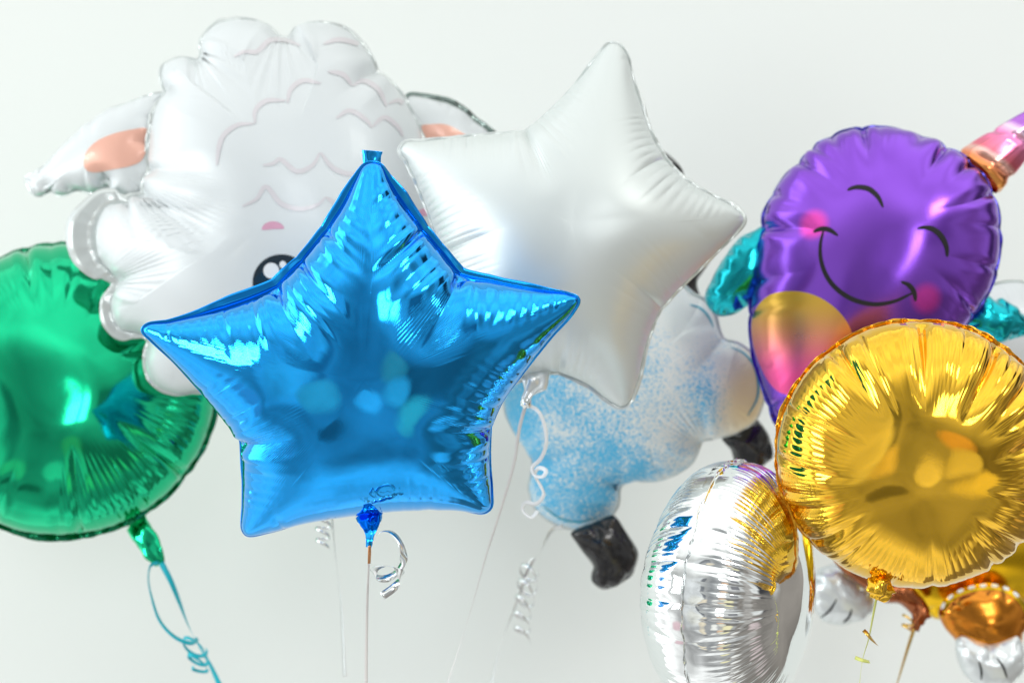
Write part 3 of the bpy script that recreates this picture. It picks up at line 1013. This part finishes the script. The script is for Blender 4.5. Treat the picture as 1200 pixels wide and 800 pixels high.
r = ribbon_thing('teal ribbon looped and curled below the neck of the green balloon', at(187, 660, 2.03))
ribbon('strand', [at(189, 659, 2.03), at(200, 680, 2.03), at(211, 707, 2.04), at(222, 735, 2.05), at(233, 756, 2.05), at(246, 778, 2.05), at(260, 808, 2.05)], TEAL_RIB, r, .0085, twist=2.5, twist0=.45)
ribbon('loop', [at(186, 659, 2.035), at(177, 662, 2.03), at(174, 676, 2.02), at(178, 700, 2.0), at(188, 728, 1.99), at(205, 746, 1.99), at(222, 753, 2.0), at(232, 748, 2.03)], TEAL_RIB, r, .0065, face=(.5, -.6, .7), twist0=1.2, twist=-1.6)
curl('curl', [at(228, 752, 2.04), at(231, 770, 2.03), at(235, 788, 2.03)], .0150, 2.6, TEAL_RIB, r, .0055, taper=.25, phase=.4, tilt=1.0)

r = ribbon_thing('silver ribbon hanging from behind the lower edge of the blue star', at(380, 610, 1.9))
ribbon('strand', [at(388, 590, 1.9), at(392, 640, 1.9), at(398, 690, 1.9), at(401, 730, 1.9), at(404, 792, 1.9)], SILVER_RIB, r, .007, twist0=1.25, twist=1.2, taper=.2)
curl('curl', [at(380, 588, 1.88), at(379, 612, 1.88), at(378, 640, 1.88)], .0115, 4, SILVER_RIB, r, .0045, taper=.1)

r = ribbon_thing('copper backed silver ribbon tied to the neck of the blue star', at(432, 640, 1.49))
ribbon('strand', [at(432.5, 640, 1.493), at(432, 662, 1.493), at(430.5, 700, 1.493), at(429.5, 750, 1.493), at(429, 812, 1.493)], PALE_RIB, r, .0036, twist0=1.25, twist=-1.0)
ribbon('wrap', [at(433, 639, 1.488), at(433, 648, 1.488), at(432.5, 660, 1.488)], COPPER_RIB, r, .0034, twist=.6)
ribbon('tail', [at(437, 634, 1.49), at(446, 623, 1.485), at(458, 623, 1.48), at(469, 636, 1.475), at(473, 652, 1.475), at(469, 666, 1.48), at(455, 677, 1.485), at(441, 676, 1.475), at(438, 668, 1.465), at(450, 663, 1.45), at(464, 665, 1.45), at(470, 674, 1.46), at(464, 686, 1.47), at(448, 698, 1.465)],
       SILVER_RIB, r, .0085, face=(0, -.5, 1), twist0=.3, twist=.5)

r = ribbon_thing('thin pale ribbon running down from the knot of the white star', at(618, 470, 1.71))
ribbon('strand', [at(617, 471, 1.711), at(609, 500, 1.72), at(603, 540, 1.74), at(589, 590, 1.75), at(570, 650, 1.76), at(550, 720, 1.76), at(536, 765, 1.76), at(520, 812, 1.76)], PALE_RIB, r, .0046, twist0=.3, twist=1.6)
r = ribbon_thing('white ribbon with curled end hanging across the speckled sheep balloon', at(619, 470, 1.71))
ribbon('strand', [at(614, 473, 1.708), at(622, 476, 1.705), at(631, 482, 1.70), at(638, 498, 1.70), at(640, 520, 1.70), at(633, 538, 1.71), at(624, 547, 1.71), at(626, 556, 1.70), at(636, 558, 1.69), at(640, 552, 1.69), at(632, 548, 1.70), at(627, 556, 1.71), at(634, 570, 1.71), at(637, 580, 1.70), at(628, 590, 1.70), at(616, 589, 1.70), at(612, 596, 1.70), at(622, 606, 1.70), at(630, 598, 1.71)],
       WHITE_RIB, r, .0052, face=(.2, -1, .35), twist0=.15, twist=.5)
tube('knot', [at(612, 470, 1.706), at(616, 472, 1.704), at(621, 473, 1.706)], [.004, .0062, .004], SILVER_RIB, r, crumple=.35, seg=18)

r = ribbon_thing('curly silver ribbon trailing below the speckled sheep balloon', at(650, 620, 2.1))
ribbon('tail', [at(660, 616, 2.1), at(648, 620, 2.1), at(640, 632, 2.1), at(632, 648, 2.1), at(624, 656, 2.1)], SILVER_RIB, r, .0095, twist0=.5, twist=1.2, taper=.6)
ribbon('strand', [at(625, 654, 2.1), at(618, 668, 2.1), at(608, 698, 2.1), at(598, 725, 2.1), at(588, 750, 2.1), at(578, 790, 2.1), at(573, 812, 2.1)], SILVER_RIB, r, .0052, twist0=.1, twist=2.2)
curl('curl', [at(621, 664, 2.09), at(617, 690, 2.08), at(612, 715, 2.08), at(612, 748, 2.08)], .0135, 5, SILVER_RIB, r, .005, taper=.0, tilt=.95)

r = ribbon_thing('pale lime ribbon hanging from the gold balloon neck', at(1026, 702, 1.52))
ribbon('strand', [at(1027, 701, 1.523), at(1023, 722, 1.53), at(1018, 748, 1.54), at(1011, 772, 1.54), at(1006, 812, 1.54)], LIME_RIB, r, .0028, twist0=.3, twist=1.3)
ribbon('loop', [at(1012, 738, 1.535), at(1016, 742, 1.53), at(1021, 748, 1.53), at(1028, 755, 1.535)], GOLD_RIB, r, .0042, twist=1.5)
ribbon('loop', [at(1002, 770, 1.54), at(1010, 773, 1.535), at(1019, 775, 1.54)], LIME_RIB, r, .004, twist=1.0)
r = ribbon_thing('gold ribbon knotted under the yellow and brown animal balloon', at(1071, 737, 2.05))
ribbon('strand', [at(1071, 737, 2.055), at(1066, 752, 2.055), at(1059, 775, 2.055), at(1048, 812, 2.055)], GOLD_RIB, r, .0058, twist0=.2, twist=.9)
curl('curl', [at(1066, 722, 2.05), at(1063, 732, 2.05), at(1062, 738, 2.05)], .010, 1.6, GOLD_RIB, r, .0035, phase=2.0)

# ------------------------------------------------------------------ camera
cd = bpy.data.cameras.new('camera')
cam = bpy.data.objects.new('camera', cd)
C.objects.link(cam)
cam.location = CAM
cam.rotation_euler = (PI / 2, 0, 0)
cd.lens = 50
cd.sensor_width = 36
cd.clip_end = 100
cd.dof.use_dof = True
cd.dof.focus_distance = 1.47
cd.dof.aperture_fstop = 4.0
scn.camera = cam

# ------------------------------------------------------------------ light: the room as the foils mirror it
world = bpy.data.worlds.new('World')
scn.world = world
world.use_nodes = True
nt = world.node_tree
for n in list(nt.nodes):
    nt.nodes.remove(n)
out = nt.nodes.new('ShaderNodeOutputWorld')
bg = nt.nodes.new('ShaderNodeBackground')
nt.links.new(bg.outputs[0], out.inputs[0])
tc = nt.nodes.new('ShaderNodeTexCoord')
sx = nt.nodes.new('ShaderNodeSeparateXYZ')
nt.links.new(tc.outputs['Generated'], sx.inputs[0])


def wmath(op, a, b=None, c=None):
    n = nt.nodes.new('ShaderNodeMath')
    n.operation = op
    for i, v in enumerate((a, b, c)):
        if v is None:
            continue
        if isinstance(v, (int, float)):
            n.inputs[i].default_value = v
        else:
            nt.links.new(v, n.inputs[i])
    return n.outputs[0]


ngy = wmath('MULTIPLY', sx.outputs['Y'], -1)
AZ = wmath('MULTIPLY', wmath('ARCTAN2', sx.outputs['X'], ngy), 180 / PI)      # 0 behind the camera, + right
EL = wmath('MULTIPLY', wmath('ARCSINE', sx.outputs['Z']), 180 / PI)


def step(x, e, w):
    n = nt.nodes.new('ShaderNodeMapRange')
    n.interpolation_type = 'SMOOTHSTEP'
    n.inputs['From Min'].default_value = e - w
    n.inputs['From Max'].default_value = e + w
    nt.links.new(x, n.inputs['Value'])
    return n.outputs['Result']


def box(a0, a1, e0, e1, w=1.0):
    i = wmath('SUBTRACT', step(AZ, a0, w), step(AZ, a1, w))
    j = wmath('SUBTRACT', step(EL, e0, w), step(EL, e1, w))
    return wmath('MULTIPLY', i, j)


def blob(a, e, ra, re, soft=.25):
    x = wmath('DIVIDE', wmath('SUBTRACT', AZ, a), ra)
    y = wmath('DIVIDE', wmath('SUBTRACT', EL, e), re)
    d = wmath('ADD', wmath('MULTIPLY', x, x), wmath('MULTIPLY', y, y))
    n = nt.nodes.new('ShaderNodeMapRange')
    n.interpolation_type = 'SMOOTHSTEP'
    n.inputs['From Min'].default_value = 1
    n.inputs['From Max'].default_value = 1 - soft
    nt.links.new(d, n.inputs['Value'])
    return n.outputs['Result']


cur = None


def over(mask, col):
    global cur
    mx = nt.nodes.new('ShaderNodeMix')
    mx.data_type = 'RGBA'
    nt.links.new(mask, mx.inputs[0])
    if cur is None:
        mx.inputs[6].default_value = (.50, .51, .50, 1)
    else:
        nt.links.new(cur, mx.inputs[6])
    mx.inputs[7].default_value = tuple(col) + (1,)
    cur = mx.outputs[2]


over(step(wmath('MULTIPLY', EL, -1), 0, 26), (1.0, 1.0, .99))   # brighter towards the unseen floor, added to fill the lower wall
over(step(EL, 30, 14), (1.3, 1.31, 1.29))                # ceiling
over(box(-140, -72, -16, 36, 2.5), (2.3, 2.4, 2.5))     # tall window on the left
over(box(-108, -105, -16, 36, 1), (.6, .6, .6))
over(box(-140, -72, 10, 12.5, 1), (.6, .6, .6))
over(box(-58, 62, -60, 2, 9), (.43, .43, .43))          # far side of the room, in shade
over(box(-50, -27, -26, 16, 3), (.78, .80, .81))        # pale cupboard
over(box(-27, -20, -22, 12, 2), (.24, .25, .27))        # its dark side
over(box(-16, 2, -30, 30, 9), (.36, .37, .38))         # door
over(box(5, 18, 7, 19, 1.5), (6.0, 6.1, 6.2))              # window behind the camera
over(box(11.3, 12.7, 6, 22, .7), (.5, .5, .5))
over(box(12, 62, -30, -10, 5), (.20, .19, .18))         # sofa
over(box(26, 46, 6, 20, 2), (.22, .22, .24))            # picture
over(box(84, 103, -45, 34, 3), (.06, .06, .065))          # tall dark shelf on the right
over(box(44, 130, -60, -4, 6), (.26, .24, .22))        # floor in shade on the right
over(box(109, 150, -70, 6, 3), (.27, .245, .22))
over(box(56, 70, -60, 30, 3), (.42, .40, .38))
for a, e, ra, re, c in ((-36, -12, 15, 15, (.78, .78, .73)), (-22, -22, 9, 8, (.74, .66, .52)), (-18, -38, 10, 5, (.2, .2, .2)), (1, -27, 8, 7, (.86, .85, .80)), (11, -13, 8, 8, (.85, .58, .40)),
                        (14, -23, 8, 8, (.85, .83, .70)), (25, -33, 13, 9, (.86, .80, .50)), (-60, -24, 10, 7, (.76, .56, .6)), (58, -46, 14, 8, (.84, .83, .8)), (84, -32, 12, 8, (.74, .62, .62))):
    over(blob(a, e, ra, re, .85), c)                     # pale things lying on the floor
nz = nt.nodes.new('ShaderNodeTexNoise')
nz.inputs['Scale'].default_value = 2.6
nz.inputs['Detail'].default_value = 5
nt.links.new(tc.outputs['Generated'], nz.inputs['Vector'])
mrn = nt.nodes.new('ShaderNodeMapRange')
mrn.inputs['From Min'].default_value = .3
mrn.inputs['From Max'].default_value = .7
mrn.inputs['To Min'].default_value = .68
mrn.inputs['To Max'].default_value = 1.3
nt.links.new(nz.outputs['Fac'], mrn.inputs['Value'])
vs = nt.nodes.new('ShaderNodeVectorMath')
vs.operation = 'SCALE'
nt.links.new(cur, vs.inputs[0])
nt.links.new(mrn.outputs['Result'], vs.inputs['Scale'])
cur = vs.outputs[0]
nt.links.new(cur, bg.inputs['Color'])
bg.inputs['Strength'].default_value = 1.09


def area(name, loc, target, sx_, sy_, power, col=(1, 1, 1)):
    l = bpy.data.lights.new(name, 'AREA')
    l.shape = 'RECTANGLE'
    l.size, l.size_y = sx_, sy_
    l.energy = power
    l.color = col
    o = bpy.data.objects.new(name, l)
    C.objects.link(o)
    o.location = loc
    o.rotation_euler = (Vector(target) - Vector(loc)).to_track_quat('-Z', 'Y').to_euler()
    return o


area('window_light', (-4.3, -2.6, 1.9), (.1, .6, 1.2), 1.1, 1.5, 64, (.97, 1.0, 1.0))
area('overhead_fill', (2.3, -2.4, 3.6), (.3, .6, 1.0), .8, .6, 16, (1, .99, .96))  # unseen overhead softbox, added for fill and highlights

scn.view_settings.view_transform = 'Standard'
scn.view_settings.look = 'None'
scn.view_settings.exposure = 0
scn.view_settings.gamma = 1
scn.cycles.max_bounces = 10
scn.cycles.glossy_bounces = 8
scn.cycles.use_denoising = True
